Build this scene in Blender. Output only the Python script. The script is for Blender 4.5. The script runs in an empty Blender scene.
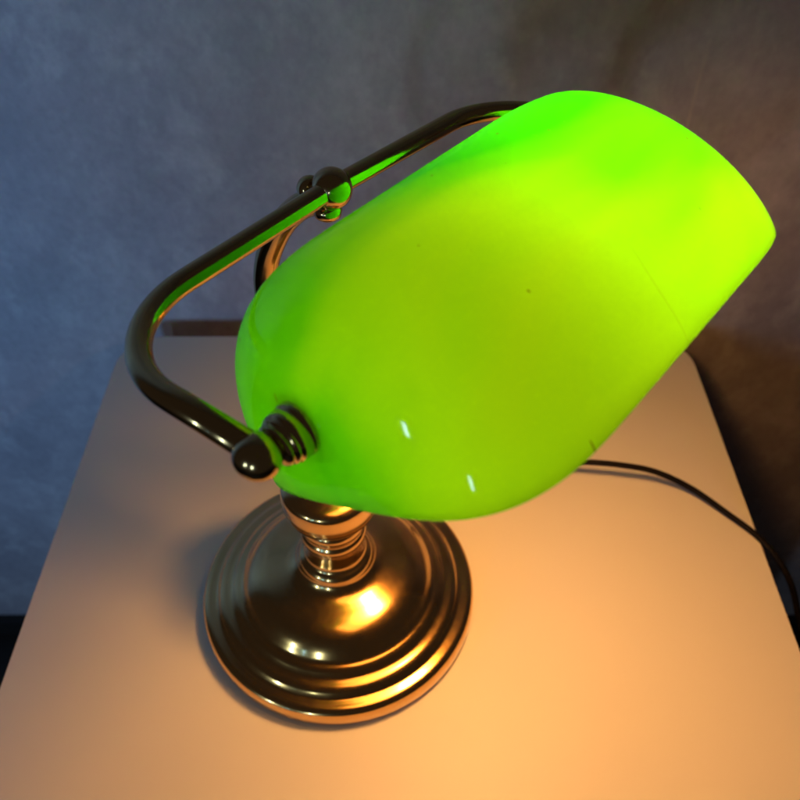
import bpy, bmesh, math, random
from mathutils import Vector, Matrix
random.seed(4)
scene = bpy.context.scene
C = scene.collection
PI = math.pi

# ------------------------------------------------------------------ camera
H = 0.4309
PITCH = math.radians(46.36)
cam_d = bpy.data.cameras.new('camera')
cam = bpy.data.objects.new('camera', cam_d); C.objects.link(cam)
cam.location = (0, 0, H)
cam.rotation_euler = (PI/2 - PITCH, 0, 0)
cam_d.sensor_width = 36; cam_d.lens = 36.0
cam_d.clip_start = 0.01; cam_d.clip_end = 50
cam_d.dof.use_dof = True
cam_d.dof.focus_distance = 0.30
cam_d.dof.aperture_fstop = 14
scene.camera = cam

# ------------------------------------------------------------------ world and light
world = bpy.data.worlds.new('World'); scene.world = world; world.use_nodes = True
bg = world.node_tree.nodes['Background']
bg.inputs[0].default_value = (0.85, 0.68, 0.60, 1); bg.inputs[1].default_value = 0.026
scene.view_settings.view_transform = 'Standard'
scene.view_settings.look = 'None'
scene.view_settings.exposure = 0
scene.view_settings.gamma = 1

BULB_STRENGTH = 180.0

def window_or_fill_light(az, el, dist, w, h, power, color, aim=(0, .35, .1), spread=180):
    d = bpy.data.lights.new('window_or_fill_light', 'AREA')
    d.shape = 'RECTANGLE'; d.size = w; d.size_y = h; d.energy = power; d.color = color
    o = bpy.data.objects.new('window_or_fill_light', d); C.objects.link(o)
    tgt = Vector((0.0, 0.35, 0.1))
    dr = Vector((math.cos(az)*math.cos(el), math.sin(az)*math.cos(el), math.sin(el)))
    o.location = tgt + dr*dist
    d.spread = math.radians(spread)
    o.rotation_euler = (Vector(aim)-o.location).to_track_quat('-Z', 'Y').to_euler()
# two narrow panes of a window behind the camera
window_or_fill_light(math.radians(230), math.radians(8), 1.4, 0.030, 0.18, 1.25, (0.55, 0.78, 1.0))
window_or_fill_light(math.radians(253), math.radians(7), 1.4, 0.030, 0.18, 1.15, (0.55, 0.78, 1.0))
# added blue fill between the panes, narrow spread, to tint the left wall
window_or_fill_light(math.radians(239), math.radians(5), 1.4, 0.12, 0.20, 1.8, (0.19, 0.49, 1.0), (-.72, .50, .18), 66)

# ------------------------------------------------------------------ helpers
def link(name, bm, mats, parent=None, smooth=True):
    me = bpy.data.meshes.new(name); bm.normal_update(); bm.to_mesh(me); bm.free()
    if not isinstance(mats, (list, tuple)): mats = [mats]
    for m in mats: me.materials.append(m)
    if smooth:
        for p in me.polygons: p.use_smooth = True
    o = bpy.data.objects.new(name, me); C.objects.link(o)
    if parent: o.parent = parent
    return o

def frame(d):
    d = Vector(d).normalized()
    h = Vector((0, 0, 1)) if abs(d.z) < .9 else Vector((1, 0, 0))
    x = h.cross(d).normalized(); y = d.cross(x)
    return x, y, d

def lathe(profile, origin, axis, seg=96, close=True):
    """revolve (radius, height) points about the axis"""
    bm = bmesh.new(); x, y, d = frame(axis); o = Vector(origin); rings = []
    for r, z in profile:
        if r < 1e-6: rings.append([bm.verts.new(o + d*z)])
        else: rings.append([bm.verts.new(o + d*z + (x*math.cos(t) + y*math.sin(t))*r)
                            for t in [2*PI*k/seg for k in range(seg)]])
    for A, B in zip(rings, rings[1:]):
        for k in range(seg):
            k2 = (k+1) % seg
            if len(A) == 1 and len(B) == 1: continue
            if len(A) == 1: bm.faces.new((A[0], B[k2], B[k]))
            elif len(B) == 1: bm.faces.new((A[k], A[k2], B[0]))
            else: bm.faces.new((A[k], A[k2], B[k2], B[k]))
    bmesh.ops.recalc_face_normals(bm, faces=bm.faces)
    return bm

def spline(pts, n=12):
    """Catmull-Rom through points"""
    P = [Vector(p) for p in pts]; P = [P[0]*2-P[1]] + P + [P[-1]*2-P[-2]]; out = []
    for i in range(1, len(P)-2):
        a, b, c, d = P[i-1:i+3]
        for k in range(n):
            t = k/n
            out.append(.5*((2*b) + (c-a)*t + (2*a-5*b+4*c-d)*t*t + (3*b-a-3*c+d)*t**3))
    out.append(P[-2]); return out

def smooth_profile(pts, n=6):
    return [(max(p.x, 0), p.y) for p in spline([(r, z, 0) for r, z in pts], n)]

def tube(path, r, seg=28, cap=True):
    bm = bmesh.new(); P = [Vector(p) for p in path]; rings = []; prev = None
    for i, p in enumerate(P):
        d = (P[min(i+1, len(P)-1)] - P[max(i-1, 0)]).normalized()
        if prev is None: x, y, _ = frame(d)
        else:
            x = (prev - d*prev.dot(d)).normalized(); y = d.cross(x)
        prev = x
        rr = r[i] if isinstance(r, (list, tuple)) else r
        rings.append([bm.verts.new(p + (x*math.cos(t)+y*math.sin(t))*rr) for t in [2*PI*k/seg for k in range(seg)]])
    for A, B in zip(rings, rings[1:]):
        for k in range(seg): bm.faces.new((A[k], A[(k+1) % seg], B[(k+1) % seg], B[k]))
    if cap: bm.faces.new(rings[0][::-1]); bm.faces.new(rings[-1])
    bmesh.ops.recalc_face_normals(bm, faces=bm.faces)
    return bm

def fillet(pts, rad, n=18):
    """polyline with round corners"""
    P = [Vector(p) for p in pts]; out = [P[0]]
    for i in range(1, len(P)-1):
        a = (P[i-1]-P[i]).normalized(); b = (P[i+1]-P[i]).normalized()
        ang = a.angle(b); t = rad/math.tan(ang/2)
        cen = P[i] + (a+b).normalized()*(rad/math.sin(ang/2))
        s = P[i]+a*t-cen; e = P[i]+b*t-cen; tot = s.angle(e); ax = s.cross(e).normalized()
        for k in range(n+1): out.append(cen + Matrix.Rotation(tot*k/n, 3, ax) @ s)
    out.append(P[-1]); return out

class NT:
    def __init__(s, name):
        s.m = bpy.data.materials.new(name); s.m.use_nodes = True; s.t = s.m.node_tree
        s.b = s.t.nodes.get('Principled BSDF'); s.out = s.t.nodes.get('Material Output')
    def n(s, kind, **kw):
        o = s.t.nodes.new('ShaderNode'+kind)
        for k, v in kw.items():
            if k in o.inputs: o.inputs[k].default_value = v
            else: setattr(o, k, v)
        return o
    def l(s, a, b): s.t.links.new(a, b)
    def ramp(s, fac, stops, interp='LINEAR'):
        r = s.n('ValToRGB'); r.color_ramp.interpolation = interp
        e = r.color_ramp.elements
        while len(e) < len(stops): e.new(0.5)
        for q, (p, c) in zip(e, stops):
            q.position = p; q.color = c if len(c) == 4 else (*c, 1)
        s.l(fac, r.inputs[0]); return r.outputs[0]
    def math(s, op, a, b=None, clamp=False):
        m = s.n('Math', operation=op, use_clamp=clamp)
        for i, v in enumerate((a, b)):
            if v is None: continue
            if isinstance(v, (int, float)): m.inputs[i].default_value = v
            else: s.l(v, m.inputs[i])
        return m.outputs[0]
    def mix(s, fac, a, b):
        m = s.n('Mix', data_type='RGBA')
        for i, v in ((0, fac), (6, a), (7, b)):
            if isinstance(v, (int, float)): m.inputs[i].default_value = v
            elif isinstance(v, tuple): m.inputs[i].default_value = (*v, 1)
            else: s.l(v, m.inputs[i])
        return m.outputs[2]

# ------------------------------------------------------------------ materials
def mat_wall():
    k = NT('grey_plaster'); co = k.n('TexCoord').outputs['Object']
    mp = k.n('Mapping'); mp.inputs['Scale'].default_value = (1, 1, .8); k.l(co, mp.inputs[0])
    n1 = k.n('TexNoise', Scale=7.0, Detail=7.0, Roughness=.62, Distortion=.3); k.l(mp.outputs[0], n1.inputs['Vector'])
    n2 = k.n('TexNoise', Scale=24.0, Detail=5.0, Roughness=.58, Distortion=.3); k.l(mp.outputs[0], n2.inputs['Vector'])
    n3 = k.n('TexNoise', Scale=190.0, Detail=3.0, Roughness=.6); k.l(mp.outputs[0], n3.inputs['Vector'])
    base = k.ramp(n1.outputs[0], [(.30, (.26, .235, .265)), (.52, (.34, .305, .335)), (.70, (.43, .385, .41))])
    patch = k.ramp(n2.outputs[0], [(.50, (0, 0, 0)), (.74, (1, 1, 1))])
    c = k.mix(k.math('MULTIPLY', patch, .7), base, (.53, .49, .51))
    fine = k.ramp(n3.outputs[0], [(.3, (.90, .90, .90)), (.7, (1.07, 1.07, 1.07))])
    mm = k.n('Mix', data_type='RGBA', blend_type='MULTIPLY'); mm.inputs[0].default_value = 1
    k.l(c, mm.inputs[6]); k.l(fine, mm.inputs[7])
    # joint between two lengths of wall covering
    sx = k.n('SeparateXYZ'); k.l(co, sx.inputs[0])
    n4 = k.n('TexNoise', Scale=16.0, Detail=4.0); k.l(co, n4.inputs['Vector'])
    wob = k.math('MULTIPLY', k.math('SUBTRACT', n4.outputs[0], .5), .004)
    dx = k.math('ABSOLUTE', k.math('ADD', k.math('SUBTRACT', sx.outputs[0], .194), wob))
    ln = k.math('SUBTRACT', 1.0, k.math('DIVIDE', dx, .0018), clamp=True)
    brk = k.ramp(n2.outputs[0], [(.40, (0, 0, 0)), (.6, (1, 1, 1))])
    c2 = k.mix(k.math('MULTIPLY', k.math('MULTIPLY', ln, brk), .8), mm.outputs[2], (.56, .49, .44))
    k.l(c2, k.b.inputs['Base Color']); k.b.inputs['Roughness'].default_value = .75
    bp = k.n('Bump', Strength=.25, Distance=.002); k.l(n2.outputs[0], bp.inputs['Height']); k.l(bp.outputs[0], k.b.inputs['Normal'])
    return k.m

def mat_floor():
    k = NT('dark_floor_wood'); co = k.n('TexCoord').outputs['Object']
    mp = k.n('Mapping'); mp.inputs['Scale'].default_value = (1, 12, 1); k.l(co, mp.inputs[0])
    n = k.n('TexNoise', Scale=6.0, Detail=6.0); k.l(mp.outputs[0], n.inputs['Vector'])
    k.l(k.ramp(n.outputs[0], [(.3, (.006, .005, .004)), (.7, (.014, .010, .008))]), k.b.inputs['Base Color'])
    k.b.inputs['Roughness'].default_value = .6
    return k.m

def mat_table():
    k = NT('white_laminate'); co = k.n('TexCoord').outputs['Object']
    n = k.n('TexNoise', Scale=420.0, Detail=3.0); k.l(co, n.inputs['Vector'])
    n2 = k.n('TexNoise', Scale=5.0, Detail=4.0); k.l(co, n2.inputs['Vector'])
    k.l(k.ramp(n2.outputs[0], [(.3, (.66, .655, .64)), (.7, (.70, .695, .68))]), k.b.inputs['Base Color'])
    k.l(k.ramp(n2.outputs[0], [(.3, (.42,)*3), (.7, (.52,)*3)]), k.b.inputs['Roughness'])
    k.b.inputs['Specular IOR Level'].default_value = .4
    bp = k.n('Bump', Strength=.08, Distance=.0004); k.l(n.outputs[0], bp.inputs['Height']); k.l(bp.outputs[0], k.b.inputs['Normal'])
    return k.m

def mat_brass(name, col, dark, rough, bump=.0, coat=0):
    k = NT(name); k.b.inputs['Coat Weight'].default_value = coat; k.b.inputs['Coat Roughness'].default_value = .06; co = k.n('TexCoord').outputs['Object']
    n = k.n('TexNoise', Scale=22.0, Detail=5.0, Roughness=.55, Distortion=.3); k.l(co, n.inputs['Vector'])
    n2 = k.n('TexNoise', Scale=260.0, Detail=4.0); k.l(co, n2.inputs['Vector'])
    k.l(k.ramp(n.outputs[0], [(.34, dark), (.66, col)]), k.b.inputs['Base Color'])
    k.b.inputs['Metallic'].default_value = 1.0
    k.l(k.ramp(n2.outputs[0], [(.3, (rough*.92,)*3), (.7, (rough*1.08,)*3)]), k.b.inputs['Roughness'])
    bp = k.n('Bump', Strength=.015+bump, Distance=.0005); k.l(n.outputs[0], bp.inputs['Height']); k.l(bp.outputs[0], k.b.inputs['Normal'])
    return k.m

def mat_glass_outer(centre, ax_a, ax_f, ax_n):
    """green layer of the cased glass: green thicker in some swirls than in others"""
    k = NT('green_cased_glass'); pos = k.n('TexCoord').outputs['Object']
    v = k.n('VectorMath', operation='SUBTRACT'); k.l(pos, v.inputs[0]); v.inputs[1].default_value = centre
    def dot(a):
        d = k.n('VectorMath', operation='DOT_PRODUCT'); k.l(v.outputs[0], d.inputs[0]); d.inputs[1].default_value = a
        return d.outputs['Value']
    s, fr_, nn = dot(ax_a), dot(ax_f), dot(ax_n)
    cm = k.n('CombineXYZ'); k.l(k.math('MULTIPLY', s, 7.0), cm.inputs[0]); k.l(k.math('MULTIPLY', fr_, 16.0), cm.inputs[1]); k.l(k.math('MULTIPLY', nn, 10.0), cm.inputs[2])
    n = k.n('TexNoise', Scale=1.4, Detail=2.5, Roughness=.5, Distortion=.8); k.l(cm.outputs[0], n.inputs['Vector'])
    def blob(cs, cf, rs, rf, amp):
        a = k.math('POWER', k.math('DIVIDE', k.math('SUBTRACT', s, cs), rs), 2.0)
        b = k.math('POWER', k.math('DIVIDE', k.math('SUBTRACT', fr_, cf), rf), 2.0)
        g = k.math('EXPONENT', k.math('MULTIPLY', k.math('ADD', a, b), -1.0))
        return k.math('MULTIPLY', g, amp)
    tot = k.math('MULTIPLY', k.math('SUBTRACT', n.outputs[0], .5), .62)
    for b in GLOW_BLOBS: tot = k.math('ADD', tot, blob(*b))
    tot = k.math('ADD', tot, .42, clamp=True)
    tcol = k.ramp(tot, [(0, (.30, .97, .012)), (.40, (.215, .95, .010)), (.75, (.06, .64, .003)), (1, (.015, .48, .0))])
    # tiny specks and hair scratches
    c2 = k.n('CombineXYZ'); k.l(s, c2.inputs[0]); k.l(fr_, c2.inputs[1])
    vo = k.n('TexVoronoi', Scale=130.0, voronoi_dimensions='2D'); k.l(c2.outputs[0], vo.inputs['Vector'])
    sc_ = k.n('SeparateColor'); k.l(vo.outputs['Color'], sc_.inputs[0])
    size = k.math('MULTIPLY', k.math('SUBTRACT', sc_.outputs[0], .87, clamp=True), .48)
    speck = k.math('MULTIPLY', k.math('LESS_THAN', vo.outputs['Distance'], size), .7)
    # hairlines: thin level curves of a noise, kept in a few small areas only
    h1 = k.n('TexNoise', Scale=26.0, Detail=1.0, noise_dimensions='2D'); k.l(c2.outputs[0], h1.inputs['Vector'])
    h2 = k.n('TexNoise', Scale=48.0, Detail=1.0, noise_dimensions='2D'); k.l(c2.outputs[0], h2.inputs['Vector'])
    hl = k.math('LESS_THAN', k.math('ABSOLUTE', k.math('SUBTRACT', h1.outputs[0], .52)), .0011)
    hm = k.math('GREATER_THAN', h2.outputs[0], .68)
    marks = k.math('MAXIMUM', speck, k.math('MULTIPLY', k.math('MULTIPLY', hl, hm), .55))
    tcol = k.mix(marks, tcol, (.06, .06, .01))
    tr = k.n('BsdfTranslucent'); k.l(tcol, tr.inputs[0])
    df = k.n('BsdfDiffuse'); df.inputs[0].default_value = (.05, .16, .01, 1)
    m1 = k.n('MixShader'); m1.inputs[0].default_value = TRANS
    k.l(df.outputs[0], m1.inputs[1]); k.l(tr.outputs[0], m1.inputs[2])
    gl = k.n('BsdfGlossy'); gl.inputs['Roughness'].default_value = .05
    n5 = k.n('TexNoise', Scale=22.0, Detail=3.0); k.l(pos, n5.inputs['Vector'])
    bp = k.n('Bump', Strength=.18, Distance=.0012); k.l(n5.outputs[0], bp.inputs['Height'])
    k.l(bp.outputs[0], gl.inputs['Normal'])
    fz = k.n('Fresnel', IOR=1.5); k.l(bp.outputs[0], fz.inputs['Normal'])
    m2 = k.n('MixShader'); k.l(k.math('MULTIPLY', fz.outputs[0], .42), m2.inputs[0]); k.l(m1.outputs[0], m2.inputs[1]); k.l(gl.outputs[0], m2.inputs[2])
    k.t.nodes.remove(k.b); k.l(m2.outputs[0], k.out.inputs[0])
    return k.m

def mat_glass_inner():
    k = NT('white_cased_glass'); pos = k.n('TexCoord').outputs['Object']
    n = k.n('TexNoise', Scale=14.0, Detail=3.0); k.l(pos, n.inputs['Vector'])
    c = k.ramp(n.outputs[0], [(.3, (.74, .74, .71)), (.7, (.78, .78, .75))])
    tr = k.n('BsdfTranslucent'); k.l(c, tr.inputs[0]); df = k.n('BsdfDiffuse'); k.l(c, df.inputs[0])
    m1 = k.n('MixShader'); m1.inputs[0].default_value = TRANS_IN
    k.l(df.outputs[0], m1.inputs[1]); k.l(tr.outputs[0], m1.inputs[2])
    k.t.nodes.remove(k.b); k.l(m1.outputs[0], k.out.inputs[0])
    return k.m

def mat_plain(name, col, rough, spec=.5):
    k = NT(name); co = k.n('TexCoord').outputs['Object']
    n = k.n('TexNoise', Scale=120.0, Detail=3.0); k.l(co, n.inputs['Vector'])
    lo = tuple(x*.85 for x in col); hi = tuple(x*1.15 for x in col)
    k.l(k.ramp(n.outputs[0], [(.3, lo), (.7, hi)]), k.b.inputs['Base Color'])
    k.b.inputs['Roughness'].default_value = rough; k.b.inputs['Specular IOR Level'].default_value = spec
    return k.m

def mat_bulb():
    k = NT('lit_bulb'); e = k.n('Emission', Strength=BULB_STRENGTH); e.inputs[0].default_value = (1.0, .43, .105, 1)
    k.t.nodes.remove(k.b); k.l(e.outputs[0], k.out.inputs[0]); return k.m

# ------------------------------------------------------------------ wall and floor
WALL_Y = .508; FLOOR_Z = -.53
def slab(x0, x1, y0, y1, z0, z1):
    bm = bmesh.new(); bmesh.ops.create_cube(bm, size=1)
    for v in bm.verts:
        v.co = Vector((x0 if v.co.x < 0 else x1, y0 if v.co.y < 0 else y1, z0 if v.co.z < 0 else z1))
    return bm
w = link('wall', slab(-1.6, 1.6, WALL_Y, WALL_Y+.1, FLOOR_Z, 1.6), mat_wall(), smooth=False); w['kind'] = 'structure'
fl = link('floor', slab(-1.6, 1.6, -1.2, WALL_Y+.1, FLOOR_Z-.05, FLOOR_Z), mat_floor(), smooth=False); fl['kind'] = 'structure'
sk = link('skirting_board', slab(-1.6, 1.6, WALL_Y-.012, WALL_Y, FLOOR_Z, FLOOR_Z+.03), mat_plain('dark_skirting', (.01, .008, .007), .5), smooth=False)
sk['kind'] = 'structure'

# ------------------------------------------------------------------ bedside table
def rounded_rect(x0, x1, y0, y1, r, n=14):
    out = []
    for cx, cy, a0 in ((x1-r, y1-r, 0), (x0+r, y1-r, 90), (x0+r, y0+r, 180), (x1-r, y0+r, 270)):
        for k in range(n+1):
            t = math.radians(a0+90*k/n); out.append((cx+r*math.cos(t), cy+r*math.sin(t)))
    return out
def prism(poly, z0, z1, bev=0):
    bm = bmesh.new(); lo = [bm.verts.new((x, y, z0)) for x, y in poly]; hi = [bm.verts.new((x, y, z1)) for x, y in poly]
    n = len(poly)
    for i in range(n): bm.faces.new((lo[i], lo[(i+1) % n], hi[(i+1) % n], hi[i]))
    top = bm.faces.new(hi); bot = bm.faces.new(lo[::-1])
    if bev:
        ed = [e for f in (top, bot) for e in f.edges]
        bmesh.ops.bevel(bm, geom=ed, offset=bev, segments=4, profile=.5, affect='EDGES')
    return bm
table_m = mat_table()
table = bpy.data.objects.new('bedside_table', None); C.objects.link(table); table.location = (.004, .25, FLOOR_Z)
table['label'] = 'plain white bedside table with rounded back corners standing against the grey wall'
table['category'] = 'table'
T = Vector(table.location)
def under(o, root):
    o.parent = root; o.matrix_parent_inverse = Matrix.Translation(-Vector(root.location)); return o
tt = under(link('tabletop', prism(rounded_rect(-.2215, .229, .06, .4815, .034), -.022, 0, .0015), table_m, smooth=False), table)
under(link('cabinet', prism(rounded_rect(-.205, .212, .075, .468, .02), FLOOR_Z+.06, -.022), table_m, smooth=False), table)
for lx in (-.18, .19):
    for ly in (.10, .44):
        under(link('leg', lathe([(0, 0), (.012, 0), (.016, .06), (0, .06)], (lx, ly, FLOOR_Z), (0, 0, 1), 24), table_m), table)

# ------------------------------------------------------------------ the lamp
AZ = math.radians(50.4)
A = Vector((math.cos(AZ), math.sin(AZ), 0)); F = Vector((math.sin(AZ), -math.cos(AZ), 0)); U = Vector((0, 0, 1))
BASE = Vector((-.0362, .2486, 0))
W = .105
MID = Vector((-.0242, .2509, .2770))          # clamp in the middle of the bail
C0 = MID + F*.675*W                            # pivot axis, middle

brass = mat_brass('antique_brass', (.74, .45, .15), (.70, .42, .135), .18, coat=1.0)
dark_brass = mat_brass('dark_bronze', (.60, .43, .20), (.50, .35, .15), .15)

lamp = bpy.data.objects.new('desk_lamp', None); C.objects.link(lamp); lamp.location = BASE
lamp['label'] = "lit banker's desk lamp with green glass shade and round brass foot on the white table"
lamp['category'] = 'lamp'

prof = [(0, .002), (.074, .002), (.0775, .0)]
prof += smooth_profile([(.0795, .0015), (.0800, .005), (.0798, .0095), (.0788, .0125), (.0765, .0142), (.0735, .0148), (.0712, .0153),
         (.0698, .0164), (.0684, .0178), (.0664, .0188), (.0640, .0194), (.0622, .0200), (.0608, .0210), (.0594, .0222), (.0578, .0231), (.0560, .0238), (.0546, .0248), (.0532, .0264),
         (.0514, .0286), (.0490, .0310), (.0458, .0334), (.0415, .0355), (.0365, .0371), (.0318, .0384), (.0277, .0397), (.0243, .0415), (.0218, .0443), (.0205, .0478), (.0192, .0496), (.0174, .0512), (.0163, .0540), (.0159, .0590), (.0162, .0640), (.0174, .0668), (.0180, .0692), (.0175, .0716),
         (.0164, .0734), (.0163, .0750), (.0174, .0770), (.0180, .0795), (.0174, .0820), (.0162, .0838), (.0163, .0856), (.0180, .0880), (.0212, .0902), (.0238, .0932), (.0248, .0975), (.0249, .1035), (.0243, .1090),
         (.0215, .1120), (.0170, .1140), (.0120, .1160), (.0090, .1200)], 5)
prof += [(.0055, .124), (0, .124)]
under(link('base', lathe(prof, BASE, U, 160), brass), lamp)

def P(t, z, s=0): return BASE + F*t + A*s + U*z
s_mid = (MID-BASE).dot(A); t_mid = (MID-BASE).dot(F)
stem_pts = [P(0, .118, 0), P(-.001, .135, .0005), P(-.009, .158, .0015), P(-.022, .180, .003), P(-.0305, .200, .004), P(-.0320, .2164, .005), P(-.0301, .2288, .006),
            P(-.0266, .2384, .007), P(-.0214, .2483, .008), P(-.0139, .2581, .0085), P(-.0056, .2653, s_mid), P(t_mid-.001, .2715, s_mid)]
under(link('stem', tube(spline(stem_pts, 10), .0052), dark_brass), lamp)

ad = F
AY = (A - U*.040).normalized()                 # the bail leans a little
near_corner, far_corner = MID - A*(W-.0004) - U*.0016, MID + AY*W
near_ball, far_ball = C0 - A*(W-.002) + U*.0034, C0 + AY*W
under(link('yoke', tube(fillet([near_ball, near_corner, MID, far_corner, far_ball], .037, 26), .0039, 36), dark_brass), lamp)

def ellipsoid(o, ax, r, h, n=24, seg=48):
    return lathe([(r*math.sin(PI*k/n) if 0 < k < n else 0, -h*math.cos(PI*k/n)) for k in range(n+1)], o, ax, seg)
under(link('clamp_ball', ellipsoid(MID, A, .0076, .0072), dark_brass), lamp)
scr = under(link('clamp_screw', lathe(smooth_profile([(.003, -.004), (.0032, 0), (.0044, .0008), (.0048, .003), (.0038, .0055), (.002, .0068), (0, .007)], 4),
      MID - F*.0068 - A*.002 - U*.0028, -F, 40), dark_brass), lamp)
under(link('clamp_collar', lathe([(0, 0), (.0040, 0), (.0050, .001), (.0054, .003), (.0050, .0045), (.0040, .0055), (0, .0055)], MID - U*.0112 - F*.001 - A*.0020, U, 40), dark_brass), lamp)

# pivots at both ends: ball on the yoke arm, threaded finial, flanged washer on the glass
SH_END = .0860
for sgn in (-1, 1):
    b = (C0 - A*(W-.002) + U*.0016) if sgn < 0 else far_ball
    ax = A*(-sgn)
    under(link('pivot_ball', ellipsoid(b - U*.0004, ad, .0063, .0066), dark_brass), lamp)
    d0 = .1020-SH_END
    kn = [(0, -.003), (.0030, -.003), (.0032, .0048), (.0052, .0052), (.0062, .0060), (.0062, .0066), (.0056, .0070), (.0066, .0074), (.0071, .0081), (.0066, .0087),
          (.0074, .0091), (.0074, .0099), (.0076, .0114), (.0072, .0120), (.0077, .0126), (.0079, .0135), (.0079, .0190), (.0079, .0225 if sgn < 0 else .034), (0, .0225)]
    under(link('pivot_knob', lathe(kn, b - U*.0022, ax, 56), dark_brass), lamp)

# ---- glass shade
KS = .985
tau = -.5631; R_ = .0609*KS; Hs = .0646*KS; drop = .0263*KS
END = {-1: (.0327*KS, .0553*KS, 3.75), 1: (.0215*KS, .0539*KS, 5.0)}    # straight run, rounded run, squareness of each end
F2 = F*math.cos(tau) - U*math.sin(tau); N2 = U*math.cos(tau) + F*math.sin(tau)
SC = cam.location*(1-KS) + (C0 + F*.0008 - U*.0011)*KS - N2*drop
GLOW_BLOBS = [(-.084, -.010, .030, .045, .36), (-.006, -.050, .062, .044, .90), (.038, -.006, .066, .052, .70), (-.035, .040, .050, .032, -.30), (.074, .025, .032, .06, -.08)]  # painted glow: dense green evens the bulb's hot zone, negatives turn yellower
TRANS = .81; TRANS_IN = .27
def shade_mesh(off=0.0):
    NU, NV = 121, 80
    bm = bmesh.new(); rows = []
    for i in range(1, NU):
        u = math.sin((-1+2*i/NU)*PI/2)*PI/2; row = []
        for j in range(NV+1):
            v = PI*j/NV; sv, cv = math.sin(v), math.cos(v)
            sg = 1 if u > 0 else -1
            L0, L1, nn = END[sg]
            m_ = 1.62 if cv > 0 else 2.2
            su, cu = abs(math.sin(u)), math.cos(u)
            w = cu**(2/nn)
            s = sg*(L0 + L1*su**(2/nn))
            cx = math.copysign(abs(cv)**(2/m_)*R_, cv); cy = abs(sv)**(2/m_)*Hs
            row.append(bm.verts.new(SC + A*s + F2*(w*cx) + N2*(w*cy)))
        rows.append(row)
    e0 = bm.verts.new(SC - A*sum(END[-1][:2])); e1 = bm.verts.new(SC + A*sum(END[1][:2]))
    for a_, b_ in zip(rows, rows[1:]):
        for j in range(NV): bm.faces.new((a_[j], a_[j+1], b_[j+1], b_[j]))
    for j in range(NV):
        bm.faces.new((e0, rows[0][j+1], rows[0][j])); bm.faces.new((e1, rows[-1][j], rows[-1][j+1]))
    bmesh.ops.recalc_face_normals(bm, faces=bm.faces)
    bm.normal_update()
    bm.faces.ensure_lookup_table(); f = bm.faces[len(bm.faces)//2]
    if sum((f.normal.dot(f.calc_center_median()-SC-N2*.02)) for f in bm.faces) < 0:
        bmesh.ops.reverse_faces(bm, faces=bm.faces)
    return bm
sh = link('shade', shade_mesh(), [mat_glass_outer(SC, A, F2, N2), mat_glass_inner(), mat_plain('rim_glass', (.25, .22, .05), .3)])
under(sh, lamp)
so = sh.modifiers.new('thickness', 'SOLIDIFY'); so.thickness = .0026; so.offset = -1; so.material_offset = 1; so.material_offset_rim = 2

# ---- bulb holder and bulb under the shade
BC = C0 + A*.036 - U*.014 - F*.001
under(link('bulb', lathe(smooth_profile([(.0105, -.0185), (.0155, -.013), (.0190, -.004), (.0195, .005), (.0170, .014), (.0100, .0205), (0, .0225)], 5), BC + A*.002, -A, 32), mat_bulb()), lamp)
under(link('bulb_holder', lathe([(0, 0), (.006, 0), (.0085, .003), (.0085, .014), (.0098, .016), (.0098, .021), (.0090, .023), (0, .023)], BC + A*.0365, -A, 40), dark_brass), lamp)
under(link('holder_arm', tube(spline([P(-.026, .186, .004), P(-.004, .180, .016), P(.026, .182, .040), C0 + A*.066 - F*.034 - U*.070, BC + A*.028 - F*.016 - U*.026, BC + A*.029 - F*.006 - U*.014, BC + A*.029 - U*.006], 8), .0035, 16), dark_brass), lamp)

# ---- cord
black = mat_plain('black_pvc', (.006, .005, .005), .6, .1)
cord = [(.016, .307, .0028), (.035, .331, .0035), (.0620, .3440, .008),
        (0.0940, 0.3410, 0.0140), (0.1216, 0.3352, 0.0200), (0.1446, 0.3319, 0.0210), (0.1681, 0.3284, 0.0180), (0.1915, 0.3198, 0.0110), (0.2124, 0.3041, 0.0050), (0.2266, 0.2893, 0.0030), (0.2372, 0.2754, -0.0020), (0.2453, 0.2628, -0.0120), (0.2524, 0.2520, -0.0300), (0.2580, 0.2396, -0.0500),
        (.2600, .230, -.09), (.2610, .225, -.16), (.265, .224, -.30), (.28, .225, -.49), (.31, .25, -.527), (.37, .34, -.527)]
under(link('power_cord', tube(spline(cord, 10), .0020, 16), black), lamp)

# ------------------------------------------------------------------ render
scene.render.engine = 'CYCLES'
scene.cycles.max_bounces = 12; scene.cycles.diffuse_bounces = 8; scene.cycles.transmission_bounces = 8
